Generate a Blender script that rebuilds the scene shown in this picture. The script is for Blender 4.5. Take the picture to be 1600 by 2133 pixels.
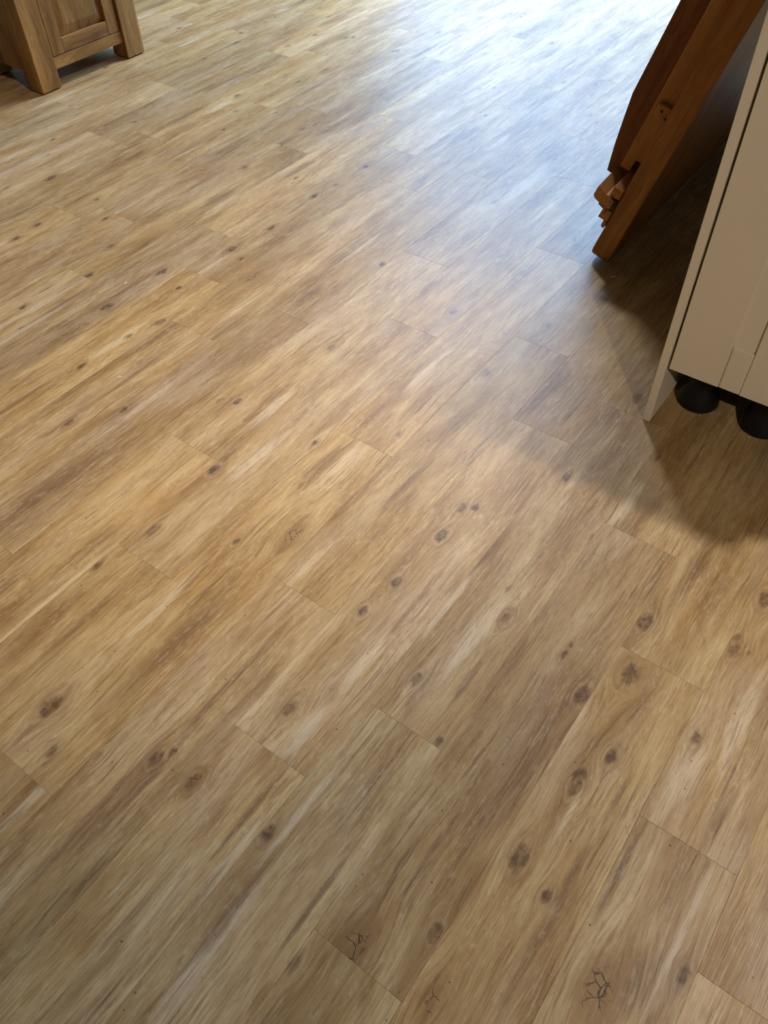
import bpy, bmesh, math, random
from mathutils import Vector, Matrix

S = bpy.context.scene
for o in list(bpy.data.objects):
    bpy.data.objects.remove(o)
C = S.collection

# ------------------------------------------------------------------ camera
# world frame: +X runs along the floor planks, +Y across them, Z up, metres
CAM_H = 1.2359
RIGHT = Vector((0.58871230, -0.80815749, -0.01730014))
DOWN = Vector((-0.61801512, -0.43619946, -0.65405454))
FWD = Vector((0.52103276, 0.39574170, -0.75624954))
cam = bpy.data.cameras.new('camera')
cam.sensor_fit = 'HORIZONTAL'
cam.sensor_width = 36.0
cam.lens = 36.0 * 1659.49 / 1600.0
cam.clip_start = 0.02
co = bpy.data.objects.new('camera', cam)
C.objects.link(co)
m = Matrix((( RIGHT.x, -DOWN.x, -FWD.x, 0), (RIGHT.y, -DOWN.y, -FWD.y, 0),
            (RIGHT.z, -DOWN.z, -FWD.z, CAM_H), (0, 0, 0, 1)))
co.matrix_world = m
S.camera = co

# ------------------------------------------------------------------ exposure
S.view_settings.view_transform = 'Standard'
S.view_settings.look = 'None'
S.view_settings.gamma = 1
S.view_settings.use_curve_mapping = False
S.view_settings.exposure = 0.0

# ------------------------------------------------------------------ sky (seen by the room through the patio opening)
SKY = 14.0
world = bpy.data.worlds.new('sky')
S.world = world
world.use_nodes = True
wt = world.node_tree
for n in list(wt.nodes):
    wt.nodes.remove(n)
wo = wt.nodes.new('ShaderNodeOutputWorld')
wb = wt.nodes.new('ShaderNodeBackground')
wc = wt.nodes.new('ShaderNodeTexCoord')
wsx = wt.nodes.new('ShaderNodeSeparateXYZ')
wr = wt.nodes.new('ShaderNodeValToRGB')
wt.links.new(wc.outputs['Generated'], wsx.inputs[0])
wt.links.new(wsx.outputs['Z'], wr.inputs[0])
wt.links.new(wr.outputs[0], wb.inputs['Color'])
wt.links.new(wb.outputs[0], wo.inputs['Surface'])
wb.inputs['Strength'].default_value = SKY
cr = wr.color_ramp
cr.elements[0].position = 0.0
cr.elements[0].color = (0.62, 0.60, 0.55, 1)
cr.elements[1].position = 1.0
cr.elements[1].color = (0.40, 0.62, 1.0, 1)
for p, c in ((0.02, (0.42, 0.66, 0.93, 1)), (0.18, (0.22, 0.54, 1.0, 1)), (0.45, (0.20, 0.50, 1.0, 1))):
    e = cr.elements.new(p)
    e.color = c

# room extents
RX0, RX1, RY0, RY1, RZ = -3.6, 4.62, -2.6, 5.02, 2.90
# patio opening in the wall the planks run towards
PO_Y0, PO_Y1, PO_Z1 = 0.70, 3.45, 2.75


def area(name, loc, rot, sx, sy, power, col, portal=False, spread=math.pi):
    d = bpy.data.lights.new(name, 'AREA')
    d.shape = 'RECTANGLE'
    d.size = sx
    d.size_y = sy
    d.energy = power
    d.color = col
    d.spread = spread
    if portal:
        d.cycles.is_portal = True
    o = bpy.data.objects.new(name, d)
    C.objects.link(o)
    o.location = loc
    o.rotation_euler = rot
    return o


# portal only guides sampling of the sky through the opening
area('patio_portal', (RX1 + 0.02, (PO_Y0 + PO_Y1) / 2, PO_Z1 / 2), (0, math.pi / 2, 0), PO_Z1, PO_Y1 - PO_Y0, 1, (1, 1, 1), portal=True)
# unseen fill lights, added to brighten the floor and cabinet front: (x, y, power, colour, diameter, spot cone in degrees or 0, aimed at); fittings are built further down
FILL_LIGHTS = [(3.90, 2.35, 94.0, (0.93, 0.94, 0.95), 0.50, 0, None), (1.90, -1.90, 560.0, (0.98, 0.95, 0.95), 0.1, 44, (0.80, -0.40, 0.0)),
         (0.90, -0.20, 470.0, (1.0, 0.84, 0.64), 0.1, 54, (0.86, 1.85, 0.0)), (-1.40, -2.00, 410.0, (1.0, 0.89, 0.74), 0.09, 34, (1.4, 0.15, 0.75))]


# ------------------------------------------------------------------ helpers
def link(name, bm, mat, parent=None, smooth=False):
    me = bpy.data.meshes.new(name)
    bm.normal_update()
    bm.to_mesh(me)
    bm.free()
    if mat is not None:
        me.materials.append(mat)
    if smooth:
        for p in me.polygons:
            p.use_smooth = True
    o = bpy.data.objects.new(name, me)
    C.objects.link(o)
    if parent is not None:
        o.parent = parent
    return o


def tag(o, label=None, cat=None, group=None, kind=None):
    if label:
        o['label'] = label
    if cat:
        o['category'] = cat
    if group:
        o['group'] = group
    if kind:
        o['kind'] = kind
    return o


def empty(name, loc=(0, 0, 0), rot=(0, 0, 0)):
    o = bpy.data.objects.new(name, None)
    C.objects.link(o)
    o.location = loc
    o.rotation_euler = rot
    o.empty_display_size = 0.1
    return o


def box(x0, x1, y0, y1, z0, z1, bev=0.0, seg=2, bm=None):
    """a box, optionally with rounded edges, as bmesh"""
    nb = bmesh.new()
    vs = [nb.verts.new((x, y, z)) for x in (x0, x1) for y in (y0, y1) for z in (z0, z1)]
    for f in ((0, 1, 3, 2), (4, 6, 7, 5), (0, 4, 5, 1), (2, 3, 7, 6), (0, 2, 6, 4), (1, 5, 7, 3)):
        nb.faces.new([vs[i] for i in f])
    bmesh.ops.recalc_face_normals(nb, faces=nb.faces)
    if bev:
        bmesh.ops.bevel(nb, geom=list(nb.edges), offset=bev, segments=seg, affect='EDGES', profile=0.5, clamp_overlap=True)
    if bm is None:
        return nb
    tmp = bpy.data.meshes.new('t')
    nb.to_mesh(tmp)
    nb.free()
    bm.from_mesh(tmp)
    bpy.data.meshes.remove(tmp)
    return bm


def prism(poly, x0, x1, bev=0.0, shift=(0, 0)):
    """polygon in local (y, z) extruded from x0 to x1; shift moves the far end in (y, z)"""
    bm = bmesh.new()
    a = [bm.verts.new((x0, y, z)) for y, z in poly]
    b = [bm.verts.new((x1, y + shift[0], z + shift[1])) for y, z in poly]
    bm.faces.new(a)
    bm.faces.new(b[::-1])
    n = len(poly)
    for i in range(n):
        bm.faces.new((a[i], b[i], b[(i + 1) % n], a[(i + 1) % n]))
    bmesh.ops.recalc_face_normals(bm, faces=bm.faces)
    if bev:
        bmesh.ops.bevel(bm, geom=list(bm.edges), offset=bev, segments=2, affect='EDGES', profile=0.5, clamp_overlap=True)
    return bm


def lathe(prof, n=32, cx=0, cy=0):
    """(radius, z) profile turned about a vertical axis"""
    bm = bmesh.new()
    rings = []
    for r, z in prof:
        if r < 1e-5:
            rings.append([bm.verts.new((cx, cy, z))])
        else:
            rings.append([bm.verts.new((cx + r * math.cos(2 * math.pi * i / n), cy + r * math.sin(2 * math.pi * i / n), z)) for i in range(n)])
    for a, b in zip(rings, rings[1:]):
        for i in range(n):
            j = (i + 1) % n
            q = [a[i % len(a)], a[j % len(a)], b[j % len(b)], b[i % len(b)]]
            u = []
            for v in q:
                if v not in u:
                    u.append(v)
            if len(u) > 2:
                bm.faces.new(u)
    bmesh.ops.recalc_face_normals(bm, faces=bm.faces)
    return bm


# ------------------------------------------------------------------ node helpers
class NT:
    def __init__(self, nt):
        self.nt = nt

    def put(self, s, v):
        if v is None:
            return
        if isinstance(v, bpy.types.NodeSocket):
            self.nt.links.new(v, s)
        else:
            s.default_value = v

    def math(self, op, a, b=None, c=None, clamp=False):
        n = self.nt.nodes.new('ShaderNodeMath')
        n.operation = op
        n.use_clamp = clamp
        for i, v in enumerate((a, b, c)):
            if v is not None:
                self.put(n.inputs[i], v)
        return n.outputs[0]

    def vmath(self, op, a, b=None):
        n = self.nt.nodes.new('ShaderNodeVectorMath')
        n.operation = op
        self.put(n.inputs[0], a)
        if b is not None:
            self.put(n.inputs[1], b)
        return n.outputs[0]

    def sep(self, v):
        n = self.nt.nodes.new('ShaderNodeSeparateXYZ')
        self.put(n.inputs[0], v)
        return n.outputs

    def comb(self, x, y, z):
        n = self.nt.nodes.new('ShaderNodeCombineXYZ')
        for i, v in enumerate((x, y, z)):
            self.put(n.inputs[i], v)
        return n.outputs[0]

    def noise(self, vec, scale=1.0, detail=2.0, rough=0.5, dist=0.0, lac=2.0):
        n = self.nt.nodes.new('ShaderNodeTexNoise')
        self.put(n.inputs['Vector'], vec)
        n.inputs['Scale'].default_value = scale
        n.inputs['Detail'].default_value = detail
        n.inputs['Roughness'].default_value = rough
        n.inputs['Distortion'].default_value = dist
        n.inputs['Lacunarity'].default_value = lac
        return n.outputs['Fac']

    def ss(self, v, a, b, lo=0.0, hi=1.0):
        """smoothstep: a->lo, b->hi (a may be above b)"""
        n = self.nt.nodes.new('ShaderNodeMapRange')
        n.interpolation_type = 'SMOOTHSTEP'
        self.put(n.inputs['Value'], v)
        if a > b:
            a, b, lo, hi = b, a, hi, lo
        n.inputs['From Min'].default_value = a
        n.inputs['From Max'].default_value = b
        n.inputs['To Min'].default_value = lo
        n.inputs['To Max'].default_value = hi
        return n.outputs['Result']

    def mix(self, f, a, b, mode='MIX'):
        n = self.nt.nodes.new('ShaderNodeMix')
        n.data_type = 'RGBA'
        n.blend_type = mode
        n.clamp_factor = True
        self.put(n.inputs['Factor'], f)
        for s, v in ((n.inputs[6], a), (n.inputs[7], b)):
            if isinstance(v, tuple) and len(v) == 3:
                v = v + (1,)
            self.put(s, v)
        return n.outputs[2]

    def ramp(self, f, stops):
        n = self.nt.nodes.new('ShaderNodeValToRGB')
        self.put(n.inputs[0], f)
        e = n.color_ramp.elements
        e[0].position, e[0].color = stops[0][0], stops[0][1] + (1,)
        e[1].position, e[1].color = stops[-1][0], stops[-1][1] + (1,)
        for p, c in stops[1:-1]:
            x = e.new(p)
            x.color = c + (1,)
        return n.outputs[0]

    def attr(self, name):
        n = self.nt.nodes.new('ShaderNodeAttribute')
        n.attribute_type = 'OBJECT'
        n.attribute_name = name
        return n.outputs

    def voro(self, vec, scale, feature='F1'):
        n = self.nt.nodes.new('ShaderNodeTexVoronoi')
        n.feature = feature
        self.put(n.inputs['Vector'], vec)
        n.inputs['Scale'].default_value = scale
        return n.outputs


def new_mat(name):
    mt = bpy.data.materials.new(name)
    mt.use_nodes = True
    nt = mt.node_tree
    for n in list(nt.nodes):
        nt.nodes.remove(n)
    out = nt.nodes.new('ShaderNodeOutputMaterial')
    b = nt.nodes.new('ShaderNodeBsdfPrincipled')
    nt.links.new(b.outputs[0], out.inputs['Surface'])
    return mt, NT(nt), b


def bump(t, b, hgt, strength, dist):
    n = t.nt.nodes.new('ShaderNodeBump')
    n.inputs['Strength'].default_value = strength
    n.inputs['Distance'].default_value = dist
    t.put(n.inputs['Height'], hgt)
    t.nt.links.new(n.outputs[0], b.inputs['Normal'])


def plain(name, col, rough=0.5, spec=0.5, var=0.03, scale=14.0):
    mt, t, b = new_mat(name)
    tc = t.nt.nodes.new('ShaderNodeTexCoord')
    n = t.noise(tc.outputs['Object'], scale, 3)
    dark = tuple(c * (1 - var * 2) for c in col)
    t.put(b.inputs['Base Color'], t.mix(n, col, dark))
    b.inputs['Roughness'].default_value = rough
    b.inputs['Specular IOR Level'].default_value = spec
    return mt


# ------------------------------------------------------------------ the floor's printed wood
def knot_group():
    g = bpy.data.node_groups.new('knot', 'ShaderNodeTree')
    for nm, tp in (('P', 'NodeSocketVector'), ('K', 'NodeSocketVector'), ('Amount', 'NodeSocketFloat'), ('Noise', 'NodeSocketFloat')):
        g.interface.new_socket(nm, in_out='INPUT', socket_type=tp)
    for nm in ('Warp', 'Dark', 'Halo', 'Ring'):
        g.interface.new_socket(nm, in_out='OUTPUT', socket_type='NodeSocketFloat')
    gi = g.nodes.new('NodeGroupInput')
    go = g.nodes.new('NodeGroupOutput')
    t = NT(g)
    px, py, pz = t.sep(gi.outputs['P'])
    kx, ky, kr = t.sep(gi.outputs['K'])
    dy = t.math('SUBTRACT', py, ky)
    dx = t.math('SUBTRACT', px, kx)
    ex = t.math('DIVIDE', dx, t.math('MULTIPLY', kr, 1.8))
    ey = t.math('DIVIDE', dy, kr)
    d = t.math('SQRT', t.math('ADD', t.math('MULTIPLY', ex, ex), t.math('MULTIPLY', ey, ey)))
    dn = t.math('ADD', d, t.math('MULTIPLY', t.math('SUBTRACT', gi.outputs['Noise'], 0.5), 1.1))
    dark = t.math('MULTIPLY', t.ss(dn, 1.05, 0.45), gi.outputs['Amount'])
    halo = t.math('MULTIPLY', t.ss(dn, 2.5, 0.7), gi.outputs['Amount'])
    ring = t.math('MULTIPLY', t.math('MULTIPLY', t.ss(dn, 1.9, 1.35), t.ss(dn, 0.9, 1.3)), gi.outputs['Amount'])
    q = t.math('MULTIPLY', d, 0.42)
    q2 = t.math('MULTIPLY', q, q)
    fall = t.math('DIVIDE', 0.7, t.math('ADD', 1.0, t.math('MULTIPLY', q2, q2)))
    warp = t.math('MULTIPLY', t.math('MULTIPLY', dy, fall), t.ss(gi.outputs['Amount'], 0.0, 0.05))
    for n_, s in (('Warp', warp), ('Dark', dark), ('Halo', halo), ('Ring', ring)):
        g.links.new(s, go.inputs[n_])
    return g


NK, NC, NS, NL = 6, 2, 3, 2


def floor_material():
    mt, t, b = new_mat('printed_pine_plank')
    tc = t.nt.nodes.new('ShaderNodeTexCoord')
    P = tc.outputs['Object']
    seed = t.attr('seed')[1]
    tone = t.attr('tone')
    Q = t.vmath('ADD', P, seed)
    qx, qy, qz = t.sep(Q)
    kn = t.noise(Q, 90.0, 2)
    kg = knot_group()
    warp = dark = halo = ring = None

    def acc(a, v, op='ADD'):
        return v if a is None else t.math(op, a, v)
    for i in range(NK):
        a = t.attr('k%d' % i)
        n = t.nt.nodes.new('ShaderNodeGroup')
        n.node_tree = kg
        t.put(n.inputs['P'], P)
        t.put(n.inputs['K'], a[0])
        t.put(n.inputs['Amount'], a[3])
        t.put(n.inputs['Noise'], kn)
        warp = acc(warp, n.outputs['Warp'])
        dark = acc(dark, n.outputs['Dark'], 'MAXIMUM')
        halo = acc(halo, n.outputs['Halo'], 'MAXIMUM')
        ring = acc(ring, n.outputs['Ring'], 'MAXIMUM')
    # star-cracked knots with a brown stain
    crackm = stain = None
    wv = t.noise(Q, 45.0, 3)
    for i in range(NC):
        a = t.attr('c%d' % i)
        n = t.nt.nodes.new('ShaderNodeGroup')
        n.node_tree = kg
        t.put(n.inputs['P'], P)
        t.put(n.inputs['K'], a[0])
        t.put(n.inputs['Amount'], a[3])
        t.put(n.inputs['Noise'], kn)
        warp = acc(warp, n.outputs['Warp'])
        crackm = acc(crackm, n.outputs['Dark'], 'MAXIMUM')
        stain = acc(stain, n.outputs['Halo'], 'MAXIMUM')
    vv = t.comb(t.math('ADD', qx, t.math('MULTIPLY', wv, 0.03)), t.math('ADD', qy, t.math('MULTIPLY', kn, 0.012)), 0.0)
    edge = t.voro(vv, 62.0, 'DISTANCE_TO_EDGE')[0]
    crack = t.math('MULTIPLY', t.ss(edge, 0.07, 0.015), crackm)
    # smears and pale patches
    sn = t.noise(t.comb(t.math('MULTIPLY', qx, 5.0), t.math('MULTIPLY', qy, 42.0), 3.3), 1.0, 4, 0.6)

    def patch(pref, n):
        r = None
        for i in range(n):
            a = t.attr('%s%d' % (pref, i))
            c = t.sep(a[0])
            px, py, pz = t.sep(P)
            ex = t.math('DIVIDE', t.math('SUBTRACT', px, c[0]), t.math('MAXIMUM', c[2], 0.001))
            ey = t.math('DIVIDE', t.math('SUBTRACT', py, c[1]), t.math('MAXIMUM', a[3], 0.0005))
            d = t.math('SQRT', t.math('ADD', t.math('MULTIPLY', ex, ex), t.math('MULTIPLY', ey, ey)))
            d = t.math('ADD', d, t.math('MULTIPLY', t.math('SUBTRACT', sn, 0.5), 2.2))
            r = acc(r, t.math('MULTIPLY', t.ss(d, 1.15, 0.25), t.ss(c[2], 0.0, 0.002)), 'MAXIMUM')
        return r
    smear = patch('s', NS)
    pale = patch('l', NL)

    # grain coordinates flow round the knots and wander a little
    wander = t.math('MULTIPLY', t.math('SUBTRACT', t.noise(t.comb(t.math('MULTIPLY', qx, 3.0), t.math('MULTIPLY', qy, 9.0), 0.0), 1.0, 2), 0.5), 0.030)
    gy = t.math('ADD', t.math('SUBTRACT', qy, warp), wander)

    def gn(sx, sy, z, detail=4, rough=0.55):
        return t.noise(t.comb(t.math('MULTIPLY', qx, sx), t.math('MULTIPLY', gy, sy), z), 1.0, detail, rough)
    tonal = gn(3.2, 19.0, 0.0, 5, 0.66)
    base = t.ramp(tonal, [(0.27, (0.20, 0.112, 0.042)), (0.40, (0.32, 0.197, 0.080)), (0.50, (0.415, 0.280, 0.125)),
                          (0.59, (0.485, 0.350, 0.170)), (0.72, (0.58, 0.455, 0.26))])
    big = gn(1.3, 10.0, 31.0, 3, 0.55)
    base = t.mix(t.ss(big, 0.52, 0.30, 0, 0.55), base, (0.235, 0.138, 0.050))
    base = t.mix(t.ss(big, 0.50, 0.70, 0, 0.45), base, (0.56, 0.42, 0.235))
    # honey / pink / grey drift
    hue = t.noise(t.comb(t.math('MULTIPLY', qx, 3.2), t.math('MULTIPLY', qy, 11.0), 8.0), 1.0, 2)
    base = t.mix(t.ss(hue, 0.50, 0.72, 0, 0.50), base, (0.46, 0.345, 0.225))
    base = t.mix(t.ss(hue, 0.46, 0.30, 0, 0.45), base, (0.42, 0.255, 0.09))
    base = t.mix(t.math('MULTIPLY', pale, 0.65), base, (0.62, 0.51, 0.35))
    # dark growth-ring streaks, grouped in zones
    zone = t.ss(t.noise(t.comb(t.math('MULTIPLY', qx, 2.4), t.math('MULTIPLY', gy, 13.0), 5.0), 1.0, 2), 0.40, 0.62)
    st = t.ss(gn(5.5, 150.0, 1.0, 5, 0.66), 0.50, 0.66)
    stw = t.math('MULTIPLY', st, t.math('ADD', t.math('MULTIPLY', zone, 0.60), 0.16))
    stw = t.math('ADD', stw, t.math('MULTIPLY', t.math('MULTIPLY', st, smear), 0.35))
    base = t.mix(stw, base, (0.155, 0.085, 0.036))
    sm = t.math('MULTIPLY', smear, t.ss(gn(3.0, 90.0, 2.0, 3), 0.35, 0.6, 0.42, 0.88))
    base = t.mix(sm, base, (0.205, 0.120, 0.058))
    # fine fibre
    fib = gn(22.0, 520.0, 4.0, 3, 0.65)
    base = t.mix(t.ss(fib, 0.47, 0.70, 0, 0.40), base, (0.16, 0.09, 0.04))
    base = t.mix(t.ss(fib, 0.43, 0.28, 0, 0.30), base, (0.62, 0.48, 0.31))
    mid = gn(13.0, 250.0, 14.0, 4, 0.66)
    mzz = t.ss(t.noise(t.comb(t.math('MULTIPLY', qx, 7.0), t.math('MULTIPLY', gy, 22.0), 15.0), 1.0, 2), 0.35, 0.65, 0.25, 1.0)
    base = t.mix(t.math('MULTIPLY', t.ss(mid, 0.50, 0.64), t.math('MULTIPLY', mzz, 0.42)), base, (0.165, 0.092, 0.036))
    base = t.mix(t.math('MULTIPLY', t.ss(mid, 0.47, 0.34), t.math('MULTIPLY', mzz, 0.40)), base, (0.62, 0.50, 0.31))
    # distressed, limed mottling
    mot2 = t.noise(t.comb(t.math('MULTIPLY', qx, 17.0), t.math('MULTIPLY', qy, 42.0), 36.0), 1.0, 7, 0.72)
    base = t.mix(t.ss(mot2, 0.46, 0.30, 0, 0.42), base, (0.215, 0.128, 0.052))
    base = t.mix(t.ss(mot2, 0.54, 0.70, 0, 0.36), base, (0.58, 0.455, 0.275))
    mot = t.noise(t.comb(t.math('MULTIPLY', qx, 48.0), t.math('MULTIPLY', qy, 130.0), 6.0), 1.0, 6, 0.74)
    mz = t.ss(t.noise(t.comb(t.math('MULTIPLY', qx, 5.0), t.math('MULTIPLY', qy, 16.0), 7.0), 1.0, 3), 0.38, 0.64)
    base = t.mix(t.math('MULTIPLY', t.ss(mot, 0.50, 0.70), t.math('ADD', t.math('MULTIPLY', mz, 0.42), 0.06)), base, (0.60, 0.50, 0.36))
    base = t.mix(t.math('MULTIPLY', t.ss(mot, 0.44, 0.27), 0.40), base, (0.19, 0.115, 0.056))
    # little dark nicks
    fl = t.noise(t.comb(t.math('MULTIPLY', qx, 60.0), t.math('MULTIPLY', gy, 330.0), 9.0), 1.0, 2, 0.5)
    base = t.mix(t.ss(fl, 0.70, 0.78, 0, 0.75), base, (0.10, 0.055, 0.03))
    vs = t.voro(t.comb(qx, qy, 0.0), 42.0)
    sc = t.sep(vs[1])[0]
    spk = t.math('MULTIPLY', t.ss(vs[0], 0.085, 0.04), t.ss(sc, 0.80, 0.82))
    base = t.mix(t.math('MULTIPLY', spk, 0.8), base, (0.07, 0.035, 0.02))
    # knots
    base = t.mix(t.math('MULTIPLY', halo, 0.42), base, (0.21, 0.125, 0.06))
    base = t.mix(t.math('MULTIPLY', ring, 0.40), base, (0.50, 0.36, 0.20))
    kcol = t.mix(t.ss(kn, 0.38, 0.60), (0.085, 0.056, 0.038), (0.22, 0.135, 0.075))
    base = t.mix(t.math('MULTIPLY', dark, 0.84), base, kcol)
    base = t.mix(t.math('MULTIPLY', t.math('MULTIPLY', halo, t.ss(gn(6.0, 300.0, 21.0, 3, 0.6), 0.48, 0.56)), 0.55), base, (0.12, 0.066, 0.03))
    base = t.mix(t.math('MULTIPLY', stain, 0.6), base, (0.25, 0.145, 0.06))
    base = t.mix(t.math('MULTIPLY', crack, 0.8), base, (0.045, 0.022, 0.012))
    # plank's own tone
    base = t.mix(1.0, base, tone[0], 'MULTIPLY')
    t.put(b.inputs['Base Color'], base)
    rough = t.math('ADD', 0.36, t.math('MULTIPLY', mot, 0.13))
    t.put(b.inputs['Roughness'], rough)
    b.inputs['IOR'].default_value = 1.5
    b.inputs['Specular IOR Level'].default_value = 0.30
    hgt = t.math('ADD', t.math('MULTIPLY', fib, 0.5), t.math('MULTIPLY', gn(5.0, 260.0, 11.0, 3, 0.6), 0.8))
    hgt = t.math('SUBTRACT', hgt, t.math('MULTIPLY', crack, 0.8))
    bump(t, b, hgt, 0.5, 0.0010)
    return mt


def wood(name, axis, light, mid, dark, rough=0.35, scale=1.0, spec=0.5, figure=1.0):
    """furniture wood with the grain along one local axis (0, 1, 2)"""
    mt, t, b = new_mat(name)
    tc = t.nt.nodes.new('ShaderNodeTexCoord')
    rnd = t.attr('seed')[1]
    q = t.sep(t.vmath('ADD', tc.outputs['Object'], rnd))
    a = q[axis]
    o = [q[i] for i in range(3) if i != axis]
    wv = t.math('MULTIPLY', t.math('SUBTRACT', t.noise(t.comb(t.math('MULTIPLY', a, 5.0 * scale), t.math('MULTIPLY', o[0], 12.0 * scale), t.math('MULTIPLY', o[1], 12.0 * scale)), 1.0, 2), 0.5), 0.06 * figure / scale)
    u = t.math('ADD', o[0], wv)
    v = t.math('ADD', o[1], wv)

    def gn(sa, so, d=4, r=0.55):
        return t.noise(t.comb(t.math('MULTIPLY', a, sa * scale), t.math('MULTIPLY', u, so * scale), t.math('MULTIPLY', v, so * scale)), 1.0, d, r)
    base = t.ramp(gn(2.5, 22.0), [(0.30, dark), (0.50, mid), (0.70, light)])
    base = t.mix(t.ss(gn(4.0, 130.0, 4), 0.50, 0.68, 0, 0.55), base, dark)
    base = t.mix(t.ss(gn(14.0, 420.0, 2), 0.55, 0.72, 0, 0.35), base, tuple(c * 0.6 for c in dark))
    t.put(b.inputs['Base Color'], base)
    b.inputs['Roughness'].default_value = rough
    b.inputs['Specular IOR Level'].default_value = spec
    bump(t, b, gn(10.0, 320.0, 2), 0.12, 0.0005)
    return mt


FLOOR = floor_material()
OAK = [wood('dresser_oak_%s' % 'xyz'[i], i, (0.46, 0.245, 0.068), (0.32, 0.155, 0.036), (0.15, 0.064, 0.014), 0.42) for i in range(3)]
TBL = [wood('table_oak_%s' % 'xyz'[i], i, (0.47, 0.205, 0.050), (0.34, 0.135, 0.028), (0.22, 0.078, 0.014), 0.42, 1.0, 0.22) for i in range(3)]
RAIL = [wood('pale_rail_%s' % 'xyz'[i], i, (0.56, 0.26, 0.08), (0.46, 0.20, 0.055), (0.32, 0.125, 0.032), 0.55, 1.0, 0.2) for i in range(3)]
APRON = wood('dark_apron', 2, (0.26, 0.10, 0.028), (0.20, 0.07, 0.018), (0.12, 0.04, 0.010), 0.55, 1.0, 0.2)
CREAM = plain('cream_lacquer', (0.70, 0.61, 0.47), 0.45, 0.4, 0.015, 9.0)
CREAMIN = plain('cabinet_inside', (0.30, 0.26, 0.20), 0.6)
BLACK = plain('black_plastic', (0.006, 0.006, 0.007), 0.42, 0.3)
SCREW = plain('dark_screw', (0.03, 0.022, 0.018), 0.5)
GLIDE = plain('glide_plastic', (0.015, 0.013, 0.012), 0.6)
WALL = plain('painted_plaster', (0.26, 0.22, 0.17), 0.9, 0.2)
CEIL = plain('ceiling_paint', (0.36, 0.32, 0.27), 0.9, 0.2)
UPVC = plain('white_frame', (0.75, 0.75, 0.74), 0.4)
STONE = plain('worktop_laminate', (0.10, 0.085, 0.07), 0.35)
SCRAP = plain('paper_white', (0.80, 0.72, 0.66), 0.8)
CRUMB = plain('pale_crumb', (0.74, 0.66, 0.50), 0.8)
RND = random.Random(4)


def seeded(o):
    o['seed'] = (RND.uniform(0, 9), RND.uniform(0, 9), RND.uniform(0, 9))
    return o

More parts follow.
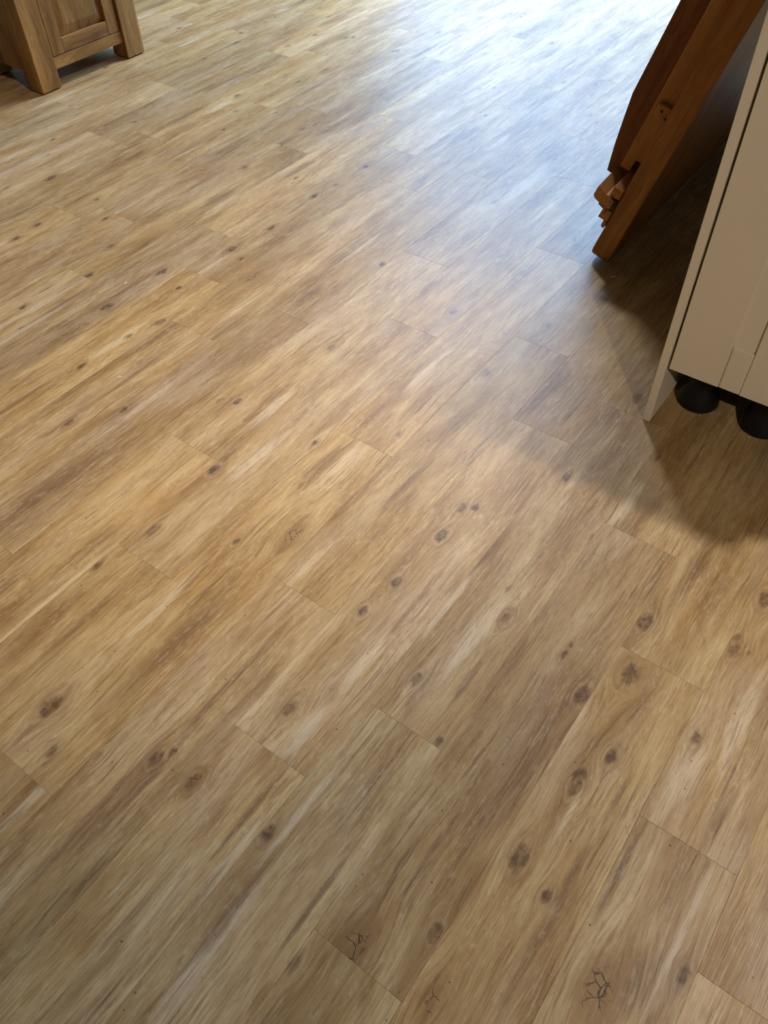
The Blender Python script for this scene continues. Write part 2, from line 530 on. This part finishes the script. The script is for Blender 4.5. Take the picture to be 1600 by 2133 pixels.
# ------------------------------------------------------------------ where the print of each plank has its marks
# (row, number along the row): k knots (x, y, radius, strength), c cracked knots, s dark smears and l pale patches (x, y, half length, half width)
MARKS = {
 (0, -1): {'k':[(0.754,0.013,0.008,0.8)],'c':[(0.671,0.1,0.02,1.0)],'s':[(0.84,0.141,0.1,0.006),(0.709,0.059,0.06,0.015)],'l':[(0.798,0.035,0.14,0.006)]},
 (0, 0): {'k':[(0.509,0.132,0.012,0.9),(0.366,0.138,0.009,0.6),(0.17,0.13,0.008,0.9),(0.393,0.144,0.006,0.5),(0.376,0.116,0.004,0.4)],'s':[(0.07,0.052,0.1,0.011)],'l':[(0.246,0.078,0.12,0.019),(0.097,0.117,0.11,0.026)]},
 (1, -1): {'k':[(0.499,0.119,0.012,1.0),(0.878,0.115,0.012,1.0),(0.661,0.103,0.009,0.9),(0.722,0.076,0.008,1.0),(0.474,0.061,0.007,1.0),(0.635,0.102,0.007,0.7)],'c':[(0.88,0.117,0.014,0.5),(0.271,0.121,0.012,0.9)],'s':[(0.462,0.043,0.15,0.009),(0.268,0.119,0.06,0.007)],'l':[(0.747,0.152,0.1,0.01),(0.595,0.09,0.09,0.008)]},
 (1, 0): {'k':[(0.073,0.138,0.011,1.0)],'s':[(0.219,0.11,0.12,0.018)]},
 (2, -1): {'k':[(0.869,0.147,0.008,0.6)]},
 (2, 0): {'k':[(0.55,0.011,0.011,1.0),(0.098,0.011,0.008,0.8),(0.601,0.074,0.006,0.8),(0.627,0.073,0.004,0.6)],'c':[(0.014,0.094,0.018,1.0)],'s':[(0.412,0.022,0.19,0.022),(0.26,0.038,0.15,0.007),(0.162,0.077,0.12,0.006)],'l':[(0.084,0.152,0.1,0.007)]},
 (2, 1): {'k':[(0.232,0.136,0.006,0.9)],'l':[(0.056,0.134,0.09,0.013)]},
 (3, -1): {'k':[(0.656,0.142,0.008,1.0)],'s':[(0.541,0.111,0.11,0.01),(0.605,0.022,0.11,0.006),(0.489,0.005,0.025,0.006)],'l':[(0.485,0.104,0.14,0.017),(0.702,0.121,0.12,0.008)]},
 (3, 0): {'k':[(0.083,0.106,0.008,0.9),(0.282,0.043,0.007,0.7),(0.661,0.119,0.007,0.9),(0.544,0.001,0.006,0.7),(0.01,0.011,0.006,0.7),(0.342,0.074,0.005,0.5)],'c':[(0.284,0.044,0.008,0.5)],'s':[(0.395,0.148,0.08,0.008),(0.118,0.033,0.06,0.01)],'l':[(0.206,0.074,0.12,0.02),(0.256,0.147,0.12,0.009)]},
 (3, 1): {'k':[(0.061,0.101,0.011,0.8)]},
 (4, -1): {'k':[(0.81,0.139,0.008,1.0)],'c':[(0.811,0.14,0.01,0.7)],'s':[(0.623,0.01,0.16,0.008),(0.583,0.065,0.14,0.014),(0.829,0.034,0.12,0.008)],'l':[(0.759,0.009,0.11,0.012),(0.632,0.116,0.03,0.006)]},
 (4, 0): {'k':[(0.54,0.094,0.01,1.0),(0.078,0.097,0.009,0.9),(0.304,0.114,0.008,1.0),(0.396,0.103,0.008,0.9),(0.627,0.103,0.008,0.9),(0.642,0.079,0.007,0.9)],'c':[(0.143,0.06,0.008,0.4)],'s':[(0.399,0.045,0.12,0.008)],'l':[(0.222,0.047,0.08,0.01),(0.065,0.048,0.06,0.014)]},
 (4, 1): {'s':[(0.114,0.138,0.12,0.019),(0.114,0.051,0.07,0.008)]},
 (5, -1): {'k':[(0.534,0.064,0.008,0.9),(0.483,0.145,0.006,0.6),(0.557,0.049,0.005,0.8)],'s':[(0.369,0.073,0.26,0.015),(0.707,0.062,0.15,0.009),(0.485,0.051,0.14,0.011)]},
 (5, 0): {'k':[(0.752,0.134,0.01,0.6),(0.482,0.115,0.003,1.0)],'s':[(0.346,0.076,0.11,0.014)],'l':[(0.056,0.113,0.1,0.011)]},
 (5, 1): {'k':[(0.088,0.102,0.008,0.6)]},
 (6, -1): {'l':[(0.913,0.023,0.15,0.013)]},
 (6, 0): {'k':[(0.1,0.129,0.013,1.0),(0.048,0.061,0.008,0.7),(0.55,0.116,0.006,0.8)],'c':[(0.631,0.035,0.016,1.0)],'s':[(0.359,0.049,0.19,0.024),(0.795,0.109,0.09,0.02),(0.051,0.123,0.09,0.008)],'l':[(0.371,0.124,0.14,0.013),(0.853,0.076,0.11,0.023)]},
 (6, 1): {'k':[(0.066,0.03,0.005,0.9)],'s':[(0.073,0.116,0.16,0.008)],'l':[(0.312,0.104,0.1,0.012)]},
 (6, 2): {'k':[(0.098,0.081,0.006,0.5)]},
 (7, -1): {'k':[(0.861,0.143,0.007,0.9)],'s':[(0.765,0.064,0.1,0.008)]},
 (7, 0): {'k':[(0.065,0.12,0.011,0.6),(0.258,0.14,0.01,1.0),(0.448,0.014,0.006,0.9)],'s':[(0.084,0.127,0.15,0.009),(0.271,0.145,0.1,0.01)]},
 (7, 1): {'k':[(0.116,0.027,0.009,0.7),(0.375,0.058,0.004,0.4)]},
 (8, -1): {'s':[(0.619,0.032,0.06,0.006)],'l':[(0.489,0.004,0.15,0.007)]},
 (8, 0): {'k':[(0.169,0.098,0.008,1.0),(0.452,0.043,0.008,0.7),(0.148,0.134,0.007,0.6)],'l':[(0.2,0.013,0.09,0.017)]},
 (8, 1): {'k':[(0.668,0.026,0.008,0.4),(0.386,0.082,0.005,0.5)]},
 (9, 0): {'k':[(0.419,0.146,0.007,1.0)],'s':[(0.173,0.078,0.22,0.025),(0.174,0.102,0.15,0.014)],'l':[(0.505,0.119,0.12,0.008)]},
 (9, 1): {'k':[(0.334,0.009,0.008,0.9)],'s':[(0.088,0.079,0.06,0.016)]},
 (10, 0): {'k':[(0.509,0.06,0.007,0.9)],'s':[(0.669,0.069,0.16,0.01),(0.854,0.133,0.12,0.01),(0.524,0.069,0.1,0.009)],'l':[(0.369,0.06,0.16,0.008)]},
 (10, 1): {'c':[(0.271,0.114,0.014,1.0)],'s':[(0.047,0.005,0.15,0.018),(0.457,0.002,0.08,0.006)],'l':[(0.145,0.046,0.12,0.011)]},
 (11, 0): {'k':[(0.7,0.021,0.01,0.9),(0.463,0.049,0.007,1.0),(0.842,0.095,0.006,1.0),(0.615,0.043,0.005,0.7)],'l':[(0.561,0.051,0.12,0.01)]},
 (11, 1): {'k':[(0.146,0.11,0.01,1.0),(0.302,0.094,0.009,1.0),(0.524,0.105,0.008,1.0),(0.767,0.091,0.008,0.9),(0.616,0.096,0.007,0.8),(0.125,0.051,0.005,1.0)],'s':[(0.206,0.019,0.09,0.009)],'l':[(0.031,0.097,0.12,0.011)]},
 (11, 2): {'k':[(0.585,0.106,0.006,0.7),(0.622,0.066,0.006,0.6)]},
 (12, 0): {'k':[(0.475,0.035,0.012,0.9),(0.677,0.037,0.011,0.9),(0.284,0.152,0.005,0.9)],'c':[(0.395,0.021,0.008,0.5)],'s':[(0.542,0.057,0.23,0.011)],'l':[(0.302,0.138,0.14,0.008)]},
 (12, 1): {'k':[(0.386,0.079,0.005,0.8)]},
 (12, 2): {'k':[(0.7,0.12,0.008,0.6)]},
 (12, 3): {'k':[(0.044,0.104,0.007,0.5)]},
 (13, 0): {'k':[(0.73,0.069,0.007,1.0)],'s':[(0.796,0.131,0.12,0.013)]},
 (13, 1): {'k':[(0.01,0.041,0.009,0.9),(0.729,0.113,0.008,0.9),(0.149,0.108,0.007,0.9)],'l':[(0.191,0.014,0.14,0.008),(0.499,0.002,0.11,0.014)]},
 (13, 2): {'k':[(0.138,0.142,0.009,0.7)]},
 (14, 0): {'k':[(0.883,0.09,0.007,1.0)]},
 (14, 1): {'s':[(0.294,0.008,0.12,0.014)],'l':[(0.019,0.088,0.16,0.011)]},
 (14, 2): {'k':[(0.619,0.14,0.008,0.7),(0.897,0.1,0.008,0.4),(0.632,0.13,0.006,0.8)]},
 (15, 0): {'k':[(0.821,0.083,0.009,1.0),(0.736,0.071,0.009,1.0)]},
 (15, 1): {'k':[(0.106,0.053,0.007,0.9),(0.829,0.132,0.007,0.6),(0.693,0.065,0.006,0.9),(0.901,0.002,0.005,0.8)]},
 (15, 2): {'k':[(0.239,0.112,0.008,0.8),(0.391,0.096,0.007,0.7),(0.618,0.106,0.006,0.8)]},
 (16, 0): {'k':[(0.528,0.134,0.013,0.9)],'s':[(0.768,0.025,0.12,0.013),(0.377,0.031,0.12,0.011)],'l':[(0.704,0.12,0.1,0.008),(0.613,0.133,0.08,0.011)]},
 (16, 1): {'k':[(0.428,0.073,0.006,0.9)]},
 (17, 1): {'k':[(0.146,0.072,0.006,1.0)]},
 (17, 2): {'k':[(0.248,0.072,0.007,0.9),(0.088,0.086,0.006,0.7)]},
 (18, 1): {'k':[(0.366,0.056,0.005,1.0)]},
 (18, 2): {'k':[(0.479,0.146,0.009,0.9),(0.273,0.133,0.007,0.6)],'l':[(0.81,0.142,0.12,0.011)]},
 (19, 1): {'k':[(0.916,0.052,0.009,0.9)]},
 (19, 2): {'k':[(0.22,0.053,0.004,0.9)]},
 (20, 2): {'l':[(0.049,0.009,0.14,0.012)]},
 (21, 1): {'k':[(0.844,0.014,0.008,0.9)]},
}
ROW_OFFSETS = {-8: 0.574, -7: 0.683, -6: 0.732, -5: 0.868, -4: 0.681, -3: 0.85, -2: 0.027, -1: 0.429, 0: 0.581, 1: 0.84, 2: 0.164, 3: 0.491, 4: 0.327, 5: 0.596, 6: 0.069, 7: 0.478, 8: 0.761, 9: 0.338, 10: 0.145, 11: 0.341, 12: 0.533, 13: 0.15, 14: 0.432, 15: 0.355, 16: 0.862, 17: 0.768, 18: 0.29, 19: 0.869, 20: 0.598, 21: 0.83, 22: 0.104, 23: 0.432, 24: 0.227, 25: 0.501, 26: 0.529, 27: 0.012, 28: 0.2, 29: 0.257, 30: 0.844, 31: 0.705, 32: 0.147, 33: 0.734, 34: 0.128, 35: 0.569, 36: 0.117, 37: 0.002, 38: 0.803, 39: 0.193}

# ------------------------------------------------------------------ floor
PL, PW, PT = 0.9211, 0.1524, 0.004
ROW_Y0 = -0.1885
floor = link('floor', box(RX0, RX1 + 0.3, RY0, RY1, -0.12, -PT), wood('screed', 0, (0.36, 0.24, 0.13), (0.32, 0.21, 0.11), (0.22, 0.14, 0.07), 0.6))
floor['kind'] = 'structure'
seeded(floor)
GAP = 0.00012


def plank_mesh(x0, x1):
    bm = bmesh.new()
    e = 0.0003
    xs, ys = (x0 + GAP, x1 - GAP), (GAP, PW - GAP)
    bot = [bm.verts.new((x, y, -PT)) for x, y in ((xs[0], ys[0]), (xs[1], ys[0]), (xs[1], ys[1]), (xs[0], ys[1]))]
    mid = [bm.verts.new((v.co.x, v.co.y, -e * 0.6)) for v in bot]
    top = [bm.verts.new((x, y, 0)) for x, y in ((xs[0] + e, ys[0] + e), (xs[1] - e, ys[0] + e), (xs[1] - e, ys[1] - e), (xs[0] + e, ys[1] - e))]
    bm.faces.new(top)
    bm.faces.new(bot[::-1])
    for a, b_ in ((bot, mid), (mid, top)):
        for i in range(4):
            j = (i + 1) % 4
            bm.faces.new((a[i], a[j], b_[j], b_[i]))
    me = bpy.data.meshes.new('plank')
    bm.to_mesh(me)
    bm.free()
    me.materials.append(FLOOR)
    return me


FULL = plank_mesh(0, PL)
RNP = random.Random(11)
ZERO = (0.0, 0.0, 0.0, 0.0)
TONES = {}
for row in range(-5, 34):
    off = ROW_OFFSETS.get(row, 0.3)
    n0 = -2 if off > 0.5 else -1
    for n in range(n0, 6):
        x0 = off + n * PL
        if x0 > RX1 - 0.05:
            continue
        y0 = ROW_Y0 + row * PW
        me = FULL
        if x0 + PL > RX1:
            me = plank_mesh(0, RX1 - x0)
        o = bpy.data.objects.new('plank', me)
        C.objects.link(o)
        o.parent = floor
        o.location = (x0, y0, 0)
        o['seed'] = (RNP.uniform(0, 40), RNP.uniform(0, 40), RNP.uniform(0, 40))
        v = RNP.uniform(0.88, 1.10)
        w = RNP.uniform(-0.05, 0.05)
        if (row, n) in TONES:
            v, w = TONES[(row, n)]
        o['tone'] = (v * 1.06 * (1 + w * 0.4), v * 0.985, v * 0.90 * (1 - w * 1.5), 1.0)
        mk = MARKS.get((row, n), {})
        kk = list(mk.get('k', []))
        if not mk:
            for i in range(RNP.choice((1, 2, 2, 3))):
                kk.append((RNP.uniform(0.05, 0.87), RNP.uniform(0.02, 0.13), RNP.uniform(0.004, 0.009), RNP.uniform(0.5, 1.0)))
        ss_ = list(mk.get('s', []))
        ll_ = list(mk.get('l', []))
        if len(ss_) == 0 and RNP.random() < 0.6:
            ss_.append((RNP.uniform(0.1, 0.8), RNP.uniform(0.02, 0.13), RNP.uniform(0.08, 0.22), RNP.uniform(0.008, 0.02)))
        if len(ll_) == 0 and RNP.random() < 0.5:
            ll_.append((RNP.uniform(0.1, 0.8), RNP.uniform(0.02, 0.13), RNP.uniform(0.08, 0.25), RNP.uniform(0.008, 0.025)))
        for pref, lst, cnt in (('k', kk, NK), ('c', mk.get('c', []), NC), ('s', ss_, NS), ('l', ll_, NL)):
            for i in range(cnt):
                o['%s%d' % (pref, i)] = tuple(float(q) for q in (lst[i] if i < len(lst) else ZERO))

# ------------------------------------------------------------------ room shell
T = 0.12


def struct(name, bm, mat):
    o = link(name, bm, mat)
    o['kind'] = 'structure'
    return o


struct('wall_back', box(RX0 - T, RX1 + T, RY1, RY1 + T, -0.12, RZ), WALL)
struct('wall_left', box(RX0 - T, RX0, RY0, RY1, -0.12, RZ), WALL)
struct('wall_right', box(RX0 - T, RX1 + T, RY0 - T, RY0, -0.12, RZ), WALL)
wb_ = bmesh.new()
box(RX1, RX1 + T, RY0, PO_Y0, -PT, RZ, bm=wb_)
box(RX1, RX1 + T, PO_Y1, RY1, -PT, RZ, bm=wb_)
box(RX1, RX1 + T, PO_Y0, PO_Y1, PO_Z1, RZ, bm=wb_)
struct('wall_front', wb_, WALL)
struct('ceiling', box(RX0 - T, RX1 + T, RY0 - T, RY1 + T, RZ, RZ + 0.1), CEIL)
d1 = struct('door_1', box(RX1 + 0.03, RX1 + 0.09, PO_Y0, PO_Y0 + 0.05, -PT, PO_Z1, 0.004), UPVC)
link('frame', box(RX1 + 0.03, RX1 + 0.09, PO_Y1 - 0.05, PO_Y1, -PT, PO_Z1, 0.004), UPVC, d1)
link('frame', box(RX1 + 0.03, RX1 + 0.09, PO_Y0 + 0.05, PO_Y1 - 0.05, PO_Z1 - 0.05, PO_Z1, 0.004), UPVC, d1)
for nm, a in (('baseboard_back', (RX0, RX1, RY1 - 0.016, RY1, 0, 0.12)), ('baseboard_left', (RX0, RX0 + 0.016, RY0, RY1, 0, 0.12))):
    z = -PT if nm == 'baseboard_left' else 0.0
    struct(nm, box(a[0], a[1], a[2], a[3], z, 0.12, 0.003), UPVC)

struct('patio', box(RX1 + T, 9.0, -3.0, 8.0, -0.14, -0.02), plain('paving', (0.42, 0.38, 0.32), 0.9))
struct('wall_sky_blocker', box(7.6, 7.75, -3.0, 8.0, -0.02, 1.75), plain('sky_blocker_render', (0.50, 0.44, 0.35), 0.9))  # unseen wall, added to hide the low sky and weaken the floor sheen
# added fill lights at ceiling height, in shallow made-up round fittings
for i, (lx, ly, pw, col, dia, cone, aim) in enumerate(FILL_LIGHTS):
    r = empty('fill_light', (lx, ly, RZ))
    tag(r, '%s unseen fill light added over the %s' % ('large round' if dia > 0.2 else 'round', ('far floor by the glass doors', 'worktop side of the room', 'floor in front of the cream cabinets', 'near corner of the room')[i]), 'light', 'added fill lights')
    link('fill_light_ring', lathe([(dia / 2, -0.001), (dia / 2, -0.008), (dia / 2 + 0.013, -0.008), (dia / 2 + 0.017, -0.001), (dia / 2 + 0.017, 0.0)], 32), UPVC, r)
    if cone:
        d = bpy.data.lights.new('fill_lamp', 'SPOT')
        d.spot_size = math.radians(cone)
        d.spot_blend = 1.0
        d.shadow_soft_size = 0.05
    else:
        d = bpy.data.lights.new('fill_lamp', 'AREA')
        d.shape = 'DISK'
        d.size = dia * 0.95
    d.energy = pw
    d.color = col
    lo = bpy.data.objects.new('fill_lamp', d)
    C.objects.link(lo)
    lo.parent = r
    lo.location = (0, 0, -0.010)
    if aim:
        lo.rotation_euler = (Vector(aim) - Vector((lx, ly, RZ))).to_track_quat('-Z', 'Y').to_euler()

# ------------------------------------------------------------------ cream kitchen cabinet
FX = 1.414


def kitchen_unit(y0, y1, label, end_panel, cham):
    """y0 > y1: door spans y1..y0; front face at x = FX, facing -x"""
    w = y0 - y1
    r = empty('kitchen_cabinet', (FX, y0, 0))
    tag(r, label, 'cabinet')
    top = 0.868
    if end_panel:
        link('end_panel', box(0, 0.60, 0.003, 0.0205, 0.0, top, 0.0008), CREAM, r)
    link('carcass', box(0.0225, 0.58, -w + 0.0015, 0.0005, 0.150, top, 0.0005), CREAMIN, r)
    z0, z1 = 0.154, 0.862
    ya, yb = -w + 0.0025, -0.0025
    sw = 0.105
    g = 0.0006
    pan = link('door', box(0.0055, 0.0205, ya + 0.02, yb - 0.02, z0 + 0.02, z1 - 0.02), CREAM, r)

    def chamfered(a, b, c, d, nm):
        link(nm, box(0.0, 0.0208, a, b, c, d, 0.0026 if nm == 'rail' else cham, 2), CREAM, pan)
    chamfered(yb - sw, yb, z0, z1, 'stile')
    chamfered(ya, ya + sw, z0, z1, 'stile')
    chamfered(ya + sw + g, yb - sw - g, z0, z0 + 0.101, 'rail')
    chamfered(ya + sw + g, yb - sw - g, z1 - 0.101, z1, 'rail')
    prof = [(0.0, 0.150), (0.044, 0.150), (0.044, 0.142), (0.036, 0.136), (0.034, 0.060), (0.036, 0.048), (0.040, 0.036), (0.044, 0.022), (0.0465, 0.010),
            (0.0465, 0.004), (0.043, 0.0), (0.0, 0.0)]
    feet = ((0.128, -0.058), (0.128, -w + 0.055), (0.50, -0.058), (0.50, -w + 0.055))
    fm = None
    for fx, fy in feet:
        if fm is None:
            f = link('foot', lathe(prof, 40), BLACK, r, True)
            fm = f.data
        else:
            f = bpy.data.objects.new('foot', fm)
            C.objects.link(f)
            f.parent = r
        f.location = (fx, fy, 0)
    return r


kitchen_unit(0.313, 0.054, 'cream shaker kitchen base cabinet with no plinth, nearest the leaning table', True, 0.0008)
kitchen_unit(0.052, -0.548, 'wide cream shaker base cabinet to the right of the narrow one', False, 0.0008)
wt_ = link('worktop', box(FX - 0.022, 2.26, -0.56, 0.352, 0.870, 0.908, 0.004, 3), STONE)
tag(wt_, 'dark worktop lying over the cream kitchen cabinets', 'worktop')

# ------------------------------------------------------------------ oak dresser, back left
DX0, DX1, DY0, DY1, DH = 1.800, 2.316, 2.940, 3.335, 0.80
dr = empty('wooden_cabinet', (DX0, DY0, 0))
tag(dr, 'small chunky oak cabinet with a panelled door and square legs', 'cabinet')
W_, D_ = DX1 - DX0, DY1 - DY0
LG = 0.088


def part(name, a, mat, parent, bev=0.0015):
    return seeded(link(name, box(*a, bev, 2), mat, parent))


for lx, ly in ((0, 0), (W_ - LG, 0), (0, D_ - LG), (W_ - LG, D_ - LG)):
    lg = part('leg', (lx, lx + LG, ly, ly + LG, 0.004, DH - 0.03), OAK[2], dr, 0.0025)
    gl = link('glide', box(lx + 0.010, lx + LG - 0.010, ly + 0.010, ly + LG - 0.010, 0.0, 0.0045), GLIDE, lg)
part('bottom_rail', (LG + 0.001, W_ - LG - 0.001, 0.010, 0.032, 0.062, 0.103), OAK[0], dr)
part('top_rail', (LG + 0.001, W_ - LG - 0.001, 0.010, 0.032, DH - 0.075, DH - 0.03), OAK[0], dr)
# door: two stiles, rails, raised panel
dx0, dx1, dz0, dz1 = 0.0965, 0.4215, 0.1055, DH - 0.078
dp = bmesh.new()
pa, pb, pc, pd = dx0 + 0.055, dx1 - 0.052, dz0 + 0.048, dz1 - 0.048
iv = 0.034


def ring4(y, i):
    return [dp.verts.new((x, y, z)) for x, z in ((pa + i, pc + i), (pb - i, pc + i), (pb - i, pd - i), (pa + i, pd - i))]


r0, r1, r2 = ring4(0.030, 0.0), ring4(0.0265, 0.001), ring4(0.0175, iv)
rb = [dp.verts.new((v.co.x, 0.036, v.co.z)) for v in r0]
for a_, b_ in ((rb, r0), (r0, r1), (r1, r2)):
    for i in range(4):
        j = (i + 1) % 4
        dp.faces.new((a_[i], a_[j], b_[j], b_[i]))
dp.faces.new(r2)
dp.faces.new(rb[::-1])
bmesh.ops.recalc_face_normals(dp, faces=dp.faces)
door = seeded(link('door', dp, OAK[2], dr))
part('stile', (dx0, pa, 0.010, 0.034, dz0, dz1), OAK[2], door, 0.001)
part('stile', (pb + 0.0002, dx1, 0.010, 0.034, dz0, dz1), OAK[2], door, 0.001)
part('rail', (pa + 0.0014, pb - 0.0014, 0.0105, 0.034, dz0, pc, ), OAK[0], door, 0.0012)
part('rail', (pa + 0.0014, pb - 0.0014, 0.0105, 0.034, pd, dz1), OAK[0], door, 0.0012)
part('knob', (dx1 - 0.035, dx1 - 0.015, -0.018, 0.010, 0.44, 0.46), BLACK, door, 0.004)
for sx in (0.012, W_ - 0.032):
    part('side_panel', (sx, sx + 0.020, LG, D_ - LG, 0.064, DH - 0.03), OAK[2], dr)
part('back_panel', (LG, W_ - LG, D_ - 0.03, D_ - 0.015, 0.09, DH - 0.03), OAK[0], dr)
part('floor_board', (LG, W_ - LG, 0.04, D_ - 0.03, 0.085, 0.102), OAK[0], dr)
part('top_board', (-0.02, W_ + 0.02, -0.02, D_ + 0.01, DH - 0.03, DH), OAK[0], dr, 0.004)

# ------------------------------------------------------------------ table top leaning by the cabinets
LEAN = math.atan(0.31)
tb = empty('dining_table', (1.930, 0.676, 0.0), (LEAN, 0, 0))
tag(tb, 'large oak dining table top stood on its edge, leaning towards the cream cabinet', 'table')
# local axes: x along the bottom edge, y out from the underside, z up the slab
TL, TH = 1.30, 0.93
# slab with rounded corners: outline in (x, z), thickness in y
prof_ = [(0.0, 0.003), (0.0018, 0.0), (0.050, 0.0), (0.0555, 0.006)]


def slab():
    bm = bmesh.new()
    R_ = 0.032
    out = []
    for cx, cz, a0 in ((R_, R_, 180), (TL - R_, R_, 270), (TL - R_, TH - R_, 0), (R_, TH - R_, 90)):
        for k in range(9):
            a = math.radians(a0 + 90 * k / 8)
            out.append((cx, cz, math.cos(a), math.sin(a)))
    ys = ((0.0, 0.004), (0.0012, 0.0012), (0.004, 0.0), (0.0505, 0.0), (0.0545, 0.0015), (0.0560, 0.0055))
    rings = []
    for y, ins in ys:
        rings.append([bm.verts.new((cx + ca * (R_ - ins), y, cz + sa * (R_ - ins))) for cx, cz, ca, sa in out])
    n = len(out)
    for a_, b_ in zip(rings, rings[1:]):
        for i in range(n):
            j = (i + 1) % n
            bm.faces.new((a_[i], a_[j], b_[j], b_[i]))
    bm.faces.new(rings[0])
    bm.faces.new(rings[-1][::-1])
    bmesh.ops.recalc_face_normals(bm, faces=bm.faces)
    return bm


sl = seeded(link('tabletop', slab(), TBL[2], tb))
sl['label'] = 'polished tabletop slab with rounded corners'
# apron stands 12 cm proud of the underside, tapered towards its lower end
ap = seeded(link('apron', prism([(0.056, 0.184), (0.128, 0.184), (0.141, 0.185), (0.155, 0.252), (0.166, 0.320), (0.1755, 0.385), (0.1755, 0.88), (0.056, 0.88)], 0.085, 0.107, 0.001), APRON, tb))
ap['label'] = 'dark brown board with a tapered lower end'
rl = seeded(link('rail', prism([(0.084, 0.226), (0.1115, 0.226), (0.1105, 0.90), (0.056, 0.90), (0.056, 0.262), (0.081, 0.260)], 0.065, 0.0845, 0.0008), RAIL[2], tb))
rl['label'] = 'paler wooden runner rail'
bk = seeded(link('bracket_block', prism([(0.0985, 0.414), (0.0635, 0.416), (0.058, 0.386), (0.100, 0.385)], 0.052, 0.0648, 0.001), RAIL[0], tb))


seeded(link('gap_block', prism([(0.058, 0.075), (0.118, 0.090), (0.118, 0.250), (0.058, 0.262)], 0.086, 0.30, 0.001), APRON, tb))  # added dark block, stops bright floor showing through the runner gaps


def screw(px, py, pz, r, par):
    bm = bmesh.new()
    n = 10
    a_ = [bm.verts.new((px, py + r * math.cos(2 * math.pi * i / n), pz + r * math.sin(2 * math.pi * i / n))) for i in range(n)]
    b_ = [bm.verts.new((px + 0.003, v.co.y, v.co.z)) for v in a_]
    c_ = bm.verts.new((px + 0.0015, py, pz))
    for i in range(n):
        j = (i + 1) % n
        bm.faces.new((a_[i], a_[j], b_[j], b_[i]))
        bm.faces.new((c_, a_[j], a_[i]))
    bmesh.ops.recalc_face_normals(bm, faces=bm.faces)
    return link('screw', bm, SCREW, par)


screw(0.0505, 0.083, 0.401, 0.0038, bk)
screw(0.0505, 0.066, 0.390, 0.0034, bk)
X0 = -0.005
ra = seeded(link('runner', prism([(0.122, 0.190), (0.1235, 0.163), (0.116, 0.156), (0.087, 0.149), (0.067, 0.151), (0.067, 0.176), (0.084, 0.184), (0.093, 0.181)], X0, 0.16, 0.0012, (0.0, 0.030)), RAIL[0], tb))
rb_ = seeded(link('runner', prism([(0.0845, 0.212), (0.0855, 0.1855), (0.0567, 0.187), (0.0567, 0.212)], X0, 0.14, 0.0012, (0.0, 0.028)), RAIL[0], tb))
rc = seeded(link('runner', prism([(0.083, 0.1475), (0.0845, 0.118), (0.0567, 0.118), (0.0567, 0.1485)], X0, 0.16, 0.001), RAIL[0], tb))
rd = seeded(link('runner', prism([(0.0665, 0.116), (0.066, 0.101), (0.0605, 0.097), (0.0567, 0.099), (0.0567, 0.1165)], X0, 0.16, 0.001), RAIL[0], tb))
for (sy, sz, p) in ((0.0755, 0.190, rb_), (0.0745, 0.1725, ra), (0.0740, 0.1445, rc), (0.0730, 0.1385, rc)):
    screw(X0 - 0.0012, sy, sz, 0.0019, p)
for (y0_, y1_, z_, p) in ((0.058, 0.074, 0.1800, ra), (0.0575, 0.0745, 0.1500, rc)):
    link('joint_line', box(X0 - 0.0012, X0 + 0.004, y0_, y1_, z_ - 0.0013, z_ + 0.0012, 0.0004), SCREW, p)

# ------------------------------------------------------------------ bits lying on the floor
def scrap(name, x, y, ln, wd, ht, rz, mat, label, cat, group=None):
    rr = random.Random(int(x * 1000))
    bm = bmesh.new()
    pts = []
    for i in range(8):
        a = 2 * math.pi * i / 8
        pts.append((ln / 2 * math.cos(a) * rr.uniform(0.75, 1.1), wd / 2 * math.sin(a) * rr.uniform(0.7, 1.15)))
    lo = [bm.verts.new((p[0], p[1], 0)) for p in pts]
    hi = [bm.verts.new((p[0] * 0.8, p[1] * 0.8, ht * rr.uniform(0.7, 1.0))) for p in pts]
    bm.faces.new(lo[::-1])
    bm.faces.new(hi)
    for i in range(8):
        j = (i + 1) % 8
        bm.faces.new((lo[i], lo[j], hi[j], hi[i]))
    o = link(name, bm, mat)
    o.location = (x, y, 0.0002)
    o.rotation_euler = (0, 0, rz)
    tag(o, label, cat, group)
    return o


scrap('paper_scrap', 1.8985, 0.634, 0.019, 0.006, 0.003, -1.05, SCRAP, 'small white paper scrap on the floor below the leaning table', 'scrap')
scrap('wood_chip', 1.1145, 1.719, 0.012, 0.003, 0.002, 0.2, CRUMB, 'tiny pale wood chip on the floor, the one nearer the oak cabinet', 'chip')
scrap('wood_chip', 0.831, 1.424, 0.012, 0.004, 0.002, -0.5, CRUMB, 'tiny pale wood chip on the floor, the one farther from the oak cabinet', 'chip')
for x, y, l_, lab in ((1.492, 0.1165, 0.005, 'tiny pale dust crumb in front of the right black foot'), (1.583, 0.1795, 0.003, 'tiny pale dust crumb farthest back between the two black feet'),
                     (1.506, 0.1555, 0.003, 'tiny pale dust crumb just left of the right black foot'), (1.497, 0.232, 0.004, 'tiny pale dust crumb at the front of the left black foot')):
    scrap('dust_crumb', x, y, l_, l_ * 0.6, 0.0015, x * 9, CRUMB, lab, 'crumb', 'dust crumbs under the cream cabinet')
